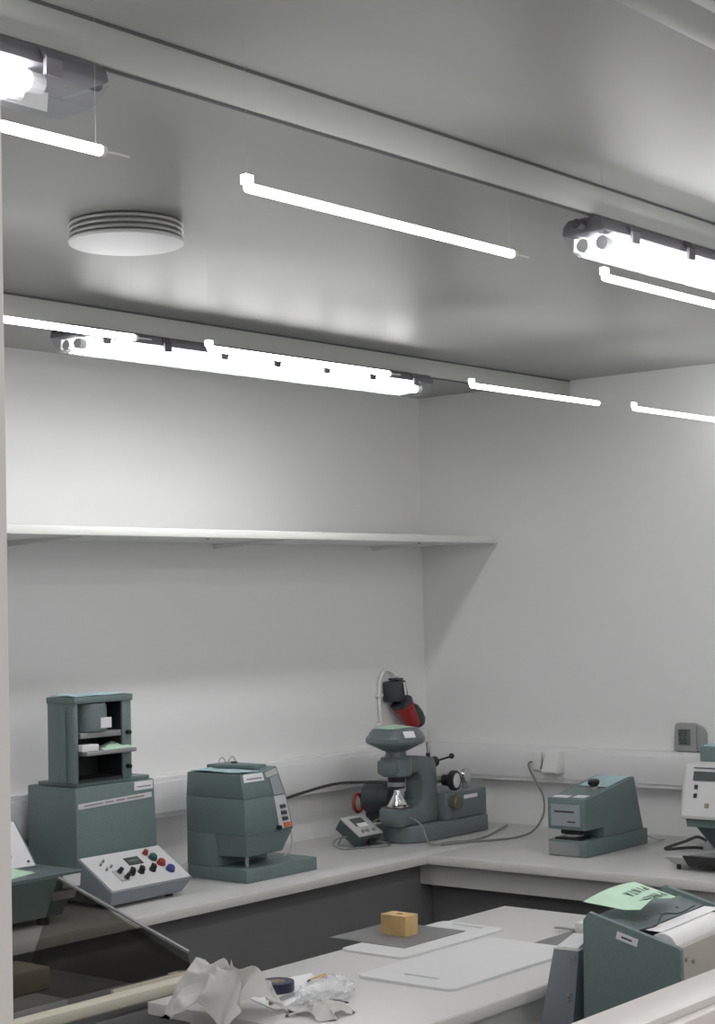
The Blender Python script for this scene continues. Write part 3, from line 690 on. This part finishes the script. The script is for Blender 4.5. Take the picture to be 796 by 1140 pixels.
# ================================================================== machine 4: stapler shaped press
def build_stapler():
    t = thing('sheet_press', 'green-grey stapler-shaped press with black knob on the right bench', 'instrument', (4.08, 2.525, .9))
    x0, x1, y0, y1 = 3.926, 4.250, 2.468, 2.590
    obj('base', box(new(), x0, x1, y0, y1, .9005, .944, .002), 'green', t)
    obj('base_front_plate', box(new(), x0 - .0014, x0 - .0002, y0 + .024, y1 - .002, .903, .938), 'grey_metal', t)
    P = [(x0, .972), (x0, 1.056), (3.985, 1.062), (4.186, 1.094), (4.230, .9445), (4.020, .9445), (4.020, .972)]
    body = obj('head', prism(new(), P, 'y', y0 + .001, y1 - .001, .002), 'green', t)
    pl = obj('nameplate', box(new(), x0 - .0014, x0 - .0002, y0 + .018, y1 - .012, .982, 1.040), 'plate_blue', body)
    strokes(pl, (x0 - .0015, y1 - .020, 1.018), (0, -1, 0), (0, 0, 1), (-1, 0, 0), [(.004, .066, 0, .005), (.044, .070, -.026, .0035)], 'ink')
    S = Vector((4.186 - 3.985, 0, 1.094 - 1.062)); L = S.length; S.normalize(); N = Vector((-S.z, 0, S.x))
    Q = Vector((3.985, 0, 1.062))
    def on(u, y, h=0): return Q + S * u + N * h + Vector((0, y, 0))
    def on_f(u, y, h=0): return Vector((x0 + u, y, 1.056 + u * .1 + h))
    obj('label', quad_slab(new(), [on_f(.008, y0 + .062, .0006), on_f(.034, y0 + .062, .0006), on_f(.034, y1 - .010, .0006), on_f(.008, y1 - .010, .0006)], .0006), 'white_label', body)
    obj('label', quad_slab(new(), [on_f(.016, y0 + .014, .0006), on_f(.046, y0 + .014, .0006), on_f(.046, y0 + .050, .0006), on_f(.016, y0 + .050, .0006)], .0006), 'white_label', body)
    kx, ky = .055, y0 + .040
    kb = obj('knob', lathe(new(), [(.011, 0), (.013, .004), (.016, .006), (.016, .014), (.012, .017), (0, .017)], on(kx, ky, .010), N, 18), 'black', t)
    obj('knob_stem', cyl(new(), on(kx, ky, .0002), on(kx, ky, .010), .009, 14), 'light_grey', kb)
    obj('anvil', box(new(), x0 + .006, x0 + .060, y0 + .022, y1 - .018, .9442, .950, .001), 'black', t)
    obj('ram', box(new(), x0 + .018, x0 + .052, y0 + .030, y1 - .030, .958, .9718, .002), 'black_soft', t)
    obj('ram_pad', cyl(new(), (x0 + .034, y0 + .06, .952), (x0 + .034, y0 + .06, .958), .026, 20), 'grey_metal', t)
    obj('screw', cyl(new(), (3.99, y0 + .0012, .9595), (3.99, y0 - .001, .9595), .004, 10), 'black', t) if False else None
    b = new()
    quad_slab(b, [on(.075, y0 + .012, .0012), on(.195, y0 + .012, .0012), on(.195, y1 - .012, .0012), on(.080, y1 - .016, .0012)], .001)
    single('plastic_sheet', b, 'blue_paper', 'thin pale blue sheet on the back of the stapler-shaped press', 'sheet', tuple(on(.135, y0 + .06, .0012)))
build_stapler()
tag(obj('thin_lead', tube(new(), [(4.252, 2.50, .915), (4.275, 2.49, .918), (4.30, 2.47, .906), (4.33, 2.46, .9025)], .0018, 6), 'cable_light'), 'thin pale lead behind the stapler-shaped press', 'cable')

# ================================================================== machine 5: console instrument at the right edge
def build_console():
    t = thing('console_instrument', 'instrument with white tilted console panel at the right picture edge', 'instrument', (4.03, 2.02, .9))
    yl, yr = 2.196, 1.86
    # tilted console box
    a = Vector((3.942, 0, 1.022)); b = Vector((3.988, 0, 1.166))
    S = (b - a); L = S.length; S.normalize(); N = Vector((-S.z, 0, S.x))
    prof = [(a.x, a.z), (b.x, b.z), (b.x + .075, b.z - .02), (a.x + .085, a.z - .004)]
    cs = obj('console', prism(new(), prof, 'y', yr, yl, .003), 'plate_rim', t)
    def on(u, v, h=0): return a + S * v + N * h + Vector((0, yl - u, 0))
    pl = obj('front_panel', quad_slab(new(), [on(.008, .008, .0006), on(.326, .008, .0006), on(.326, L - .008, .0006), on(.008, L - .008, .0006)][::-1], .0018), 'plate', t)
    ds = obj('display', quad_slab(new(), [on(.030, .100, .0030), on(.15, .100, .0030), on(.15, .124, .0030), on(.030, .124, .0030)][::-1], .002), 'screen', pl)
    obj('title_line', quad_slab(new(), [on(.030, .132, .0030), on(.12, .132, .0030), on(.12, .1345, .0030), on(.030, .1345, .0030)][::-1], .0004), 'ink', pl)
    for v in (.078, .055):
        obj('push_button', quad_slab(new(), [on(.036, v, .0030), on(.045, v, .0030), on(.045, v + .011, .0030), on(.036, v + .011, .0030)][::-1], .003), 'black', pl)
    obj('push_button', quad_slab(new(), [on(.071, .030, .0030), on(.082, .030, .0030), on(.082, .042, .0030), on(.071, .042, .0030)][::-1], .003), 'brass', pl)
    # neck narrowing downwards
    lo = [(3.985, 2.118, .941), (4.07, 2.118, .941), (4.07, 1.94, .941), (3.985, 1.94, .941)]
    hi = [(3.965, 2.176, 1.0165), (4.070, 2.176, 1.0165), (4.070, 1.88, 1.0165), (3.965, 1.88, 1.0165)]
    obj('neck', loft(new(), lo, hi, .003), 'green_dark', t)
    obj('neck_band', loft(new(), [(3.956, 2.180, 1.000), (3.962, 2.180, 1.000), (3.962, 1.876, 1.000), (3.956, 1.876, 1.000)], [(3.954, 2.182, 1.0195), (3.962, 2.182, 1.0195), (3.962, 1.874, 1.0195), (3.954, 1.874, 1.0195)]), 'green', t)
    # base plate with sloped front
    obj('base', loft(new(), [(3.880, 2.180, .914), (4.12, 2.20, .914), (4.12, 1.84, .914), (3.880, 1.86, .914)], [(3.862, 2.198, .934), (4.12, 2.215, .940), (4.12, 1.83, .940), (3.862, 1.842, .934)], .002), 'light_grey', t)
    obj('base_inset', prism(new(), [(3.864, 2.128), (3.984, 2.06), (3.984, 1.90), (3.864, 1.90)], 'z', .9405, .9425), 'grey_metal', t)
    obj('inset_front', loft(new(), [(3.872, 2.135, .914), (3.878, 2.135, .914), (3.878, 1.90, .914), (3.872, 1.90, .914)], [(3.852, 2.140, .9412), (3.860, 2.140, .9412), (3.860, 1.90, .9412), (3.852, 1.90, .9412)]), 'black', t)
    for fx, fy in ((3.892, 2.172), (3.892, 1.87), (4.10, 2.17), (4.10, 1.87)):
        obj('foot', cyl(new(), (fx, fy, .9), (fx, fy, .9142), .006, 12), 'black', t)
    # rear housing rising behind the console
    obj('rear_housing', box(new(), 4.072, 4.26, 1.80, 2.200, 1.0170, 1.195, .004), 'green', t)
    single('plastic_sheet', box(new(), 4.08, 4.25, 1.85, 2.190, 1.1955, 1.2005, .001), 'blue_paper', 'thin pale blue sheet on the housing behind the white console panel', 'sheet', (4.17, 2.0, 1.1955))
build_console()
tag(obj('black_cable', tube(new(), [(3.985, 2.140, .962), (3.975, 2.162, .972), (3.955, 2.185, .962), (3.930, 2.222, .948), (3.925, 2.228, .943), (3.935, 2.214, .9425), (3.975, 2.180, .9435), (3.980, 2.150, .9435)], .0040, 8), 'cable_black'), 'black cable loop on the foot of the white console instrument', 'cable')

t = thing('wall_thermometer', 'grey digital thermometer with a small display above the right trunking', 'thermometer', (XB, 2.42, 1.146))
bm = prism(new(), [(2.458, 1.148), (2.452, 1.222), (2.446, 1.229), (2.392, 1.229), (2.384, 1.222), (2.384, 1.148)], 'x', XB - .022, XB - .0008, .002)
obj('case', bm, 'thermo', t)
obj('side_lobe', prism(new(), [(2.3835, 1.150), (2.3835, 1.224), (2.366, 1.216), (2.358, 1.200), (2.360, 1.150)], 'x', XB - .018, XB - .0008, .002), 'thermo', t)
ds = obj('display', box(new(), XB - .0238, XB - .0222, 2.402, 2.440, 1.166, 1.212), 'lcd', t)
# two rows of seven-segment digits
def seg_digits(parent, x, y, z, h, text, m):
    SEG = {'2': 'abged', '0': 'abcdef', '5': 'afgcd', '1': 'bc', '3': 'abgcd'}
    bm = new(); w_ = h * .55; th = h * .13
    for i, ch in enumerate(text):
        yy = y - i * w_ * 1.45
        R = {'a': (0, w_, h - th, h), 'd': (0, w_, 0, th), 'g': (0, w_, h / 2 - th / 2, h / 2 + th / 2), 'f': (0, th, h / 2, h), 'e': (0, th, 0, h / 2), 'b': (w_ - th, w_, h / 2, h), 'c': (w_ - th, w_, 0, h / 2)}
        for s in SEG[ch]:
            a0, a1, b0, b1 = R[s]
            box(bm, x - .0004, x, yy - a1, yy - a0, z + b0, z + b1)
    return obj('digits', bm, m, parent, smooth=False)
seg_digits(ds, XB - .0240, 2.436, 1.192, .016, '23', 'ink')
seg_digits(ds, XB - .0240, 2.436, 1.170, .016, '50', 'ink')

# ================================================================== machine 7: roll feeder in the near right corner
def build_roll():
    t = thing('roll_feeder', 'green-grey box instrument holding a white paper roll in the near right corner', 'instrument', (2.54, 1.42, .80), math.radians(5))
    x0, x1 = 2.540, 2.86
    yb, yf = 1.610, 1.420
    zb, zf = 1.058, 1.012
    # side wall profile (y, z)
    prof = [(yb - .004, .8005), (yb - .010, zb - .014), (yb - .022, zb), (yf + .004, zf), (yf, zf - .004), (yf, .8005)]
    sd = obj('side_panel', prism(new(), prof, 'x', x0, x0 + .012, .0015), 'green', t)
    N = (-1, 0, 0)
    U = Vector((0, yf - yb + .026, zf - zb)).normalized(); V = Vector((0, -U.z, U.y)) * -1
    if V.z < 0: V = -V
    P = Vector((x0 - .0002, 1.538, 1.018))
    lb = obj('label', quad_slab(new(), [P, P + U * .040, P + U * .040 + V * .013, P + V * .013], -.0010 if False else .0010), 'white_label', sd)
    strokes(lb, P + Vector((-.0012, 0, 0)) + U * .010 + V * .005, U, V, N, [(0, .020, 0, .003)], 'ink')
    obj('far_side_panel', prism(new(), prof, 'x', x1 - .012, x1, .0015), 'green', t)
    obj('front_plate', box(new(), x0 + .0122, x1 - .0122, yf + .001, yf + .007, .8005, zf - .001, .001), 'beige_panel', t)
    for xx, zz in ((x0 + .022, .990), (x0 + .050, .982)):
        obj('screw', cyl(new(), (xx, yf + .0008, zz), (xx, yf - .003, zz), .004, 10), 'grey_metal', t)
    obj('back_plate', box(new(), x0 + .0122, x1 - .0122, yb - .012, yb - .006, .8005, zb - .016), 'green', t)
    obj('floor_plate', box(new(), x0 + .0122, x1 - .0122, yf + .0075, yb - .0125, .8005, .808), 'inner_dark', t)
    # top strip between back edge and the roll well
    U2 = Vector((0, yf - yb + .026, zf - zb)); Nn = Vector((0, U2.z, -U2.y)).normalized()
    if Nn.z < 0: Nn = -Nn
    def top(x, k, h=0): return Vector((x, yb - .022, zb)) + U2 * k + Nn * h
    tp = obj('top_plate', quad_slab(new(), [top(x0 + .0122, .0, -.016), top(x0 + .0122, .30, -.016), top(x1 - .0122, .30, -.016), top(x1 - .0122, .0, -.016)], .004), 'green', t)
    bar = obj('clamp_bar', quad_slab(new(), [top(x0 + .0125, .20, -.0105), top(x0 + .0125, .50, -.0105), top(x1 - .0125, .50, -.0105), top(x1 - .0125, .20, -.0105)], .004, .001), 'blue_grey', t)
    for xx in (x0 + .05, x0 + .10, x0 + .16, x0 + .23):
        obj('screw', cyl(new(), top(xx, .38, -.0062), top(xx, .38, -.0042), .003, 8), 'grey_metal', bar)
    # roll and its shaft
    ry, rz = 1.468, 1.000
    rl = obj('paper_roll', lathe(new(), [(.009, 0), (.026, 0), (.027, .001), (.027, .22), (.026, .221), (.009, .221)], (x0 + .034, ry, rz), (1, 0, 0), 32), 'paper', t)
    obj('shaft', cyl(new(), (x0 + .0125, ry, rz), (x1 - .0125, ry, rz), .007, 12), 'black_soft', t)
    obj('web_sheet', quad_slab(new(), [(x0 + .036, 1.500, 1.0290), (x0 + .036, 1.470, 1.0280), (x1 - .03, 1.470, 1.0280), (x1 - .03, 1.500, 1.0290)], .0006), 'paper', t)
    obj('tension_wire', tube(new(), [(x0 + .018, 1.520, 1.022), (x0 + .030, 1.505, 1.030), (x0 + .060, 1.490, 1.034), (x0 + .110, 1.50, 1.044), (x0 + .150, 1.488, 1.040), (x0 + .200, 1.480, 1.046)], .0013, 6), 'black', t)
    obj('tension_knob', ball(new(), (x0 + .022, 1.516, 1.022), .006), 'black', t)
    # narrow leaning box behind
    q = x0 + .016
    lo = [(q, yb + .100, .8005), (q + .08, yb + .100, .8005), (q + .08, yb + .030, .8005), (q, yb + .030, .8005)]
    hi = [(q, yb + .058, .984), (q + .08, yb + .058, .984), (q + .08, yb + .008, .984), (q, yb + .008, .984)]
    bx = obj('rear_box', loft(new(), lo, hi, .002), 'steel_blue', t)
    obj('box_lid', loft(new(), [(p[0], p[1], .9843) for p in hi], [(p[0], p[1], .988) for p in hi], .001), 'plate', t)
    obj('bent_flap', quad_slab(new(), [(q + .006, yb + .054, .9883), (q + .006, yb + .012, .9883), (q + .070, yb + .012, 1.004), (q + .070, yb + .054, 1.000)], .001), 'plate', t)
    for zz in (.974, .91, .900):
        yy = yb + .008 + (.984 - zz) * .178
        obj('screw', cyl(new(), (q - .0006, yy + .008, zz), (q - .004, yy + .008, zz), .0035, 8), 'grey_metal', bx)
build_roll()
# green handwritten note lying across the feeder top
def build_note():
    A = Vector((2.552, 1.615, 1.0690)); B = Vector((2.596, 1.527, 1.0510)); C = Vector((2.760, 1.549, 1.0530)); D = Vector((2.729, 1.615, 1.0780))
    t = thing('paper_note', 'pale green handwritten note lying on the roll feeder', 'paper', (2.63, 1.60, 1.058))
    def pt(u, v):
        p = A.lerp(B, v).lerp(D.lerp(C, v), u)
        curl = max(0, v - .72) * max(0, .55 - abs(u - .35)) * .10
        return p + Vector((0, 0, .006 * math.sin(u * 3.1) * (1 - v) + curl))
    bm = new(); n = 14
    lo = [[bm.verts.new(pt(i / n, j / n)) for j in range(n + 1)] for i in range(n + 1)]
    hi = [[bm.verts.new(pt(i / n, j / n) + Vector((0, 0, .0006))) for j in range(n + 1)] for i in range(n + 1)]
    for i in range(n):
        for j in range(n):
            bm.faces.new((lo[i][j], lo[i][j + 1], lo[i + 1][j + 1], lo[i + 1][j])); bm.faces.new((hi[i][j], hi[i + 1][j], hi[i + 1][j + 1], hi[i][j + 1]))
    for k in range(n):
        for a, b in (((k, 0), (k + 1, 0)), ((k + 1, n), (k, n)), ((0, k + 1), (0, k)), ((n, k), (n, k + 1))):
            bm.faces.new((lo[a[0]][a[1]], lo[b[0]][b[1]], hi[b[0]][b[1]], hi[a[0]][a[1]]))
    bmesh.ops.recalc_face_normals(bm, faces=bm.faces)
    obj('sheet', bm, 'green_paper', t)
    # hand lettering, upside down as seen from the opening: polyline capitals
    G = {'P': [[(0, 0), (0, 1), (.6, .9), (.6, .55), (0, .5)]], 'A': [[(0, 0), (.35, 1), (.7, 0)], [(.15, .4), (.58, .4)]],
         'R': [[(0, 0), (0, 1), (.6, .9), (.55, .55), (0, .5), (.65, 0)]], 'E': [[(.6, 1), (0, 1), (0, 0), (.6, 0)], [(0, .5), (.5, .5)]],
         'M': [[(0, 0), (.05, 1), (.4, .4), (.75, 1), (.8, 0)]], 'I': [[(.2, 0), (.2, 1)]], 'N': [[(0, 0), (0, 1), (.6, 0), (.6, 1)]], 'T': [[(.35, 0), (.35, 1)], [(0, 1), (.7, 1)]]}
    def word(s, u_start, u_step, v_base, h, slope):
        bm = new()
        for i, ch in enumerate(s):
            for pl in G[ch]:
                P = []
                for gx, gy in pl:
                    u = u_start - (i + gx * .8) * u_step          # reading direction runs towards the near left: upside down
                    v = v_base + gy * h + slope * (u_start - u)
                    P.append(pt(u, v) + Vector((0, 0, .0014)))
                for a, b in zip(P, P[1:]):
                    d = (b - a); n_ = Vector((-d.y, d.x, 0)).normalized() * .0011
                    quad_slab(bm, [a - n_, b - n_, b + n_, a + n_], .0003)
        obj('lettering', bm, 'ink', t, smooth=False)
    word('PAREM', .93, .115, .62, .24, .12)
    word('PINTA', .90, .095, .26, .20, .10)
build_note()

# ================================================================== smoked hood, left front
def build_hood():
    x0, x1 = 1.62, 2.325
    t = thing('smoked_hood', 'smoked acrylic hood over a cream edged tray before the left bench', 'hood', (2.0, 2.5, .84))
    tray = obj('tray', box(new(), x0, x1 - .03, 2.335, 2.86, .800, .862, .003), 'dark_panel', t)
    obj('front_rim', box(new(), x0, x1 + .012, 2.322, 2.352, .876, .904, .010, 3), 'cream', t)
    obj('side_rim', box(new(), x1 - .022, x1 + .012, 2.353, 2.40, .880, .900, .004), 'cream', t)
    for xx in (x0 + .1, x1 - .12):
        obj('leg', box(new(), xx - .02, xx + .02, 2.40, 2.44, 0, .7995), 'black', t)
        obj('leg', box(new(), xx - .02, xx + .02, 2.76, 2.80, 0, .7995), 'black', t)
    # right side pane and sloped lid
    side = [(2.352, .905), (2.362, .936), (2.735, 1.044), (2.82, .872), (2.80, .8625), (2.352, .8625)]
    obj('side_pane', prism(new(), side, 'x', x1 - .006, x1 - .002), 'smoke', t)
    lid = [(2.352, .912), (2.735, 1.047), (2.735, 1.051), (2.350, .916)]
    obj('lid_pane', prism(new(), lid, 'x', x0, x1 - .002), 'smoke', t)
    ed = obj('lid_edge', quad_slab(new(), [(x1 - .006, 2.360, .9385), (x1 + .001, 2.360, .9385), (x1 + .001, 2.735, 1.0475), (x1 - .006, 2.735, 1.0475)], .004), 'grey_metal', t)
    obj('rim_strip', box(new(), x1 - .20, x1 - .01, 2.354, 2.362, .8860, .906), 'cream', t)
    single('sample_box', box(new(), 2.10, 2.20, 2.62, 2.72, .8622, .905, .002), 'cardboard', 'small brown box seen through the smoked hood', 'box', (2.15, 2.67, .8622))
    single('sample_tray', box(new(), 1.98, 2.10, 2.45, 2.54, .8622, .884, .004), 'light_grey', 'shallow pale tray under the smoked hood', 'tray', (2.04, 2.5, .8622))
build_hood()

# ================================================================== things on the work table
ZT = .9003
def rounded(pts_rect, r, n=5):
    (xa, xb, ya, yb) = pts_rect; out = []
    for cx, cy, a0 in ((xb - r, yb - r, 0), (xa + r, yb - r, 90), (xa + r, ya + r, 180), (xb - r, ya + r, 270)):
        for i in range(n + 1):
            a = math.radians(a0 + 90 * i / n); out.append((cx + r * math.cos(a), cy + r * math.sin(a)))
    return out
def slab_with_slot(rect, slot, z0, z1, r):
    """rounded slab with a real slot cut through"""
    xa, xb, ya, yb = rect; sa, sb, ta, tb = slot
    me = bpy.data.meshes.new('tmp')
    bm = prism(new(), rounded(rect, r), 'z', z0, z1)
    c = new(); prism(c, rounded(slot, min(sb - sa, tb - ta) * .49), 'z', z0 - .01, z1 + .01)
    a = bpy.data.objects.new('tmp_a', bpy.data.meshes.new('tmp_a')); bm.to_mesh(a.data); bm.free()
    b = bpy.data.objects.new('tmp_b', bpy.data.meshes.new('tmp_b')); c.to_mesh(b.data); c.free()
    COL.objects.link(a); COL.objects.link(b)
    md = a.modifiers.new('cut', 'BOOLEAN'); md.object = b; md.operation = 'DIFFERENCE'; md.solver = 'EXACT'
    dg = bpy.context.evaluated_depsgraph_get(); dg.update()
    out = new(); out.from_mesh(a.evaluated_get(dg).to_mesh())
    bpy.data.objects.remove(a); bpy.data.objects.remove(b)
    return out
o = single('cutting_board', slab_with_slot((2.640, 2.995, 2.088, 2.252), (2.965, 2.978, 2.13, 2.215), ZT, ZT + .004, .018), 'board', 'white cutting board under the grey metal sheet', 'cutting board', (2.8, 2.17, ZT))
o = single('cutting_board', slab_with_slot((2.468, 2.895, 1.842, 2.068), (2.520, 2.531, 1.915, 1.995), ZT, ZT + .005, .020), 'board', 'empty white cutting board with a handle slot at the table front', 'cutting board', (2.68, 1.95, ZT))
single('metal_sheet', box(new(), 2.712, 2.918, 2.140, 2.338, ZT + .0042, ZT + .0057, .0003), 'sheet_metal', 'thin dark grey metal sheet overhanging the table below the wooden block', 'sheet', (2.81, 2.24, ZT + .0042))
t = thing('wooden_block', 'small pale wooden block with a slot in its top', 'block', (2.82, 2.235, ZT + .0060))
zb0 = ZT + .0060
wb = slab_with_slot((2.797, 2.840, 2.203, 2.270), (2.812, 2.826, 2.228, 2.246), zb0, zb0 + .041, .003)
obj('block', wb, 'wood', t)
obj('plug', box(new(), 2.812, 2.826, 2.228, 2.246, zb0 + .004, zb0 + .034), 'ink', t)
single('rubber_mat', prism(new(), [(2.900, 1.868), (3.07, 1.868), (3.07, 1.958), (2.905, 1.958)], 'z', ZT, ZT + .003), 'mat_grey', 'flat dark grey mat beside the empty cutting board', 'mat', (2.98, 1.91, ZT))
t = thing('sample_clamp', 'small white clamp with a metal tongue on the dark mat', 'clamp', (3.04, 1.94, ZT + .0032))
obj('body', box(new(), 3.030, 3.062, 1.895, 1.940, ZT + .0032, ZT + .026, .003), 'white_plastic', t)
obj('tongue', box(new(), 3.036, 3.048, 1.9402, 1.995, ZT + .006, ZT + .009, .0005), 'grey_metal', t)

single('paper_sheet', quad_slab(new(), [(2.190, 2.010, ZT), (2.375, 2.072, ZT), (2.448, 2.158, ZT), (2.262, 2.196, ZT)], .0012), 'paper', 'bright white paper sheet under the dark tape roll', 'paper', (2.32, 2.1, ZT))
t = thing('tape_roll', 'dark navy tape roll lying on the white paper', 'tape', (2.300, 2.112, ZT + .0015))
obj('roll', lathe(new(), [(.016, 0), (.031, 0), (.032, .001), (.032, .017), (.031, .018), (.016, .018), (.016, 0)], (2.300, 2.112, ZT + .0015), seg=28), 'navy', t)
obj('core', lathe(new(), [(.013, .0005), (.0158, .0005), (.0158, .0175), (.013, .0175), (.013, .0005)], (2.300, 2.112, ZT + .0015), seg=28), 'cardboard', t)
t = thing('tweezers', 'thin steel tweezers in front of the tape roll', 'tweezers', (2.26, 2.06, ZT + .0015))
for s in (-1, 1):
    obj('arm', tube(new(), [(2.215, 2.048 + s * .001, ZT + .005), (2.255, 2.056 + s * .006, ZT + .005), (2.305, 2.062 + s * .001, ZT + .005)], .0022, 6), 'grey_metal', t)
obj('pivot', cyl(new(), (2.213, 2.048, ZT + .002), (2.213, 2.048, ZT + .008), .003, 8), 'brass', t)
t = thing('pencil', 'short brown pencil at the paper corner', 'pencil', (2.41, 2.11, ZT + .004))
obj('shaft', cyl(new(), (2.380, 2.104, ZT + .0055), (2.440, 2.117, ZT + .0040), .0035, 6), 'wood', t)
obj('tip', cyl(new(), (2.380, 2.104, ZT + .0055), (2.370, 2.102, ZT + .0055), .0035, 6, .0005), 'ink', t)
single('metal_strip', box(new(), 2.300, 2.306, 1.948, 1.985, ZT, ZT + .002), 'ink', 'tiny dark strip beside the clear plastic bag', 'strip', (2.303, 1.966, ZT))

def crumple(c, rx, ry, rz, seed, amp, fr, sub=5, spikes=0.0):
    bm = new(); bmesh.ops.create_icosphere(bm, subdivisions=sub, radius=1.0)
    off = Vector((seed * 7.3, seed * 3.1, seed * 1.7))
    for v in bm.verts:
        d = v.co.normalized()
        q = d * fr + off
        n1 = noise.noise(q); n2 = noise.noise(q * 2.3 + Vector((5, 5, 5))); n3 = noise.noise(q * 5.1)
        k = 1 + amp * (1 - 2 * abs(n1)) + amp * .55 * (1 - 2.2 * abs(n2)) + amp * .22 * n3
        p = Vector((d.x * rx, d.y * ry, d.z * rz)) * k
        v.co = p
    zmin = -rz * .55
    for v in bm.verts:
        if v.co.z < zmin: v.co.z = zmin + (v.co.z - zmin) * .02
    lo = min(v.co.z for v in bm.verts)
    for v in bm.verts: v.co = v.co + Vector((c[0], c[1], c[2] - lo))
    return bm
def tissue(c, seed, R, H):
    """one soft sheet crushed into creased standing folds"""
    bm = new(); N = 90; V = []
    off = Vector((seed * 3.7, seed * 1.9, seed * .7))
    for i in range(N + 1):
        row = []
        for j in range(N + 1):
            u, v = i / N * 2 - 1, j / N * 2 - 1
            r = math.sqrt(u * u + v * v) / 1.25
            q = Vector((u, v, 0)) * 1.25 + off
            a = 1 - 2.3 * abs(noise.noise(q)); b = 1 - 2.3 * abs(noise.noise(q * 2.2 + Vector((3, 1, 0)))); c3 = noise.noise(q * 6.0)
            env = max(0.0, 1 - r ** 3)
            z = H * env * (.52 + .34 * a + .16 * b + .03 * c3)
            wx = noise.noise(q * 1.5 + Vector((9, 0, 4))); wy = noise.noise(q * 1.5 + Vector((0, 9, 4)))
            k = .80 + .20 * (1 - env)
            x = u * R * k + R * .42 * wx; y = v * R * k + R * .42 * wy
            row.append(bm.verts.new((c[0] + x, c[1] + y, c[2] + max(z, .0012))))
        V.append(row)
    for i in range(N):
        for j in range(N): bm.faces.new((V[i][j], V[i + 1][j], V[i + 1][j + 1], V[i][j + 1]))
    bmesh.ops.solidify(bm, geom=list(bm.faces), thickness=.0006)
    return bm
bm = tissue((2.125, 2.068, ZT), 4, .088, .098)
single('crumpled_tissue', bm, 'tissue', 'large crumpled off-white tissue on the near end of the table', 'tissue', (2.125, 2.068, ZT))
bm = tissue((2.222, 1.935, ZT), 8, .045, .024)
single('tissue_sheet', bm, 'tissue', 'flattened white tissue lying before the large crumpled tissue', 'tissue', (2.222, 1.935, ZT))
bm = crumple((2.305, 2.000, ZT), .056, .026, .022, 9, .26, 1.9, 4)
single('plastic_bag', bm, 'film', 'crumpled clear plastic bag on the table beside the paper', 'bag', (2.305, 2.000, ZT))
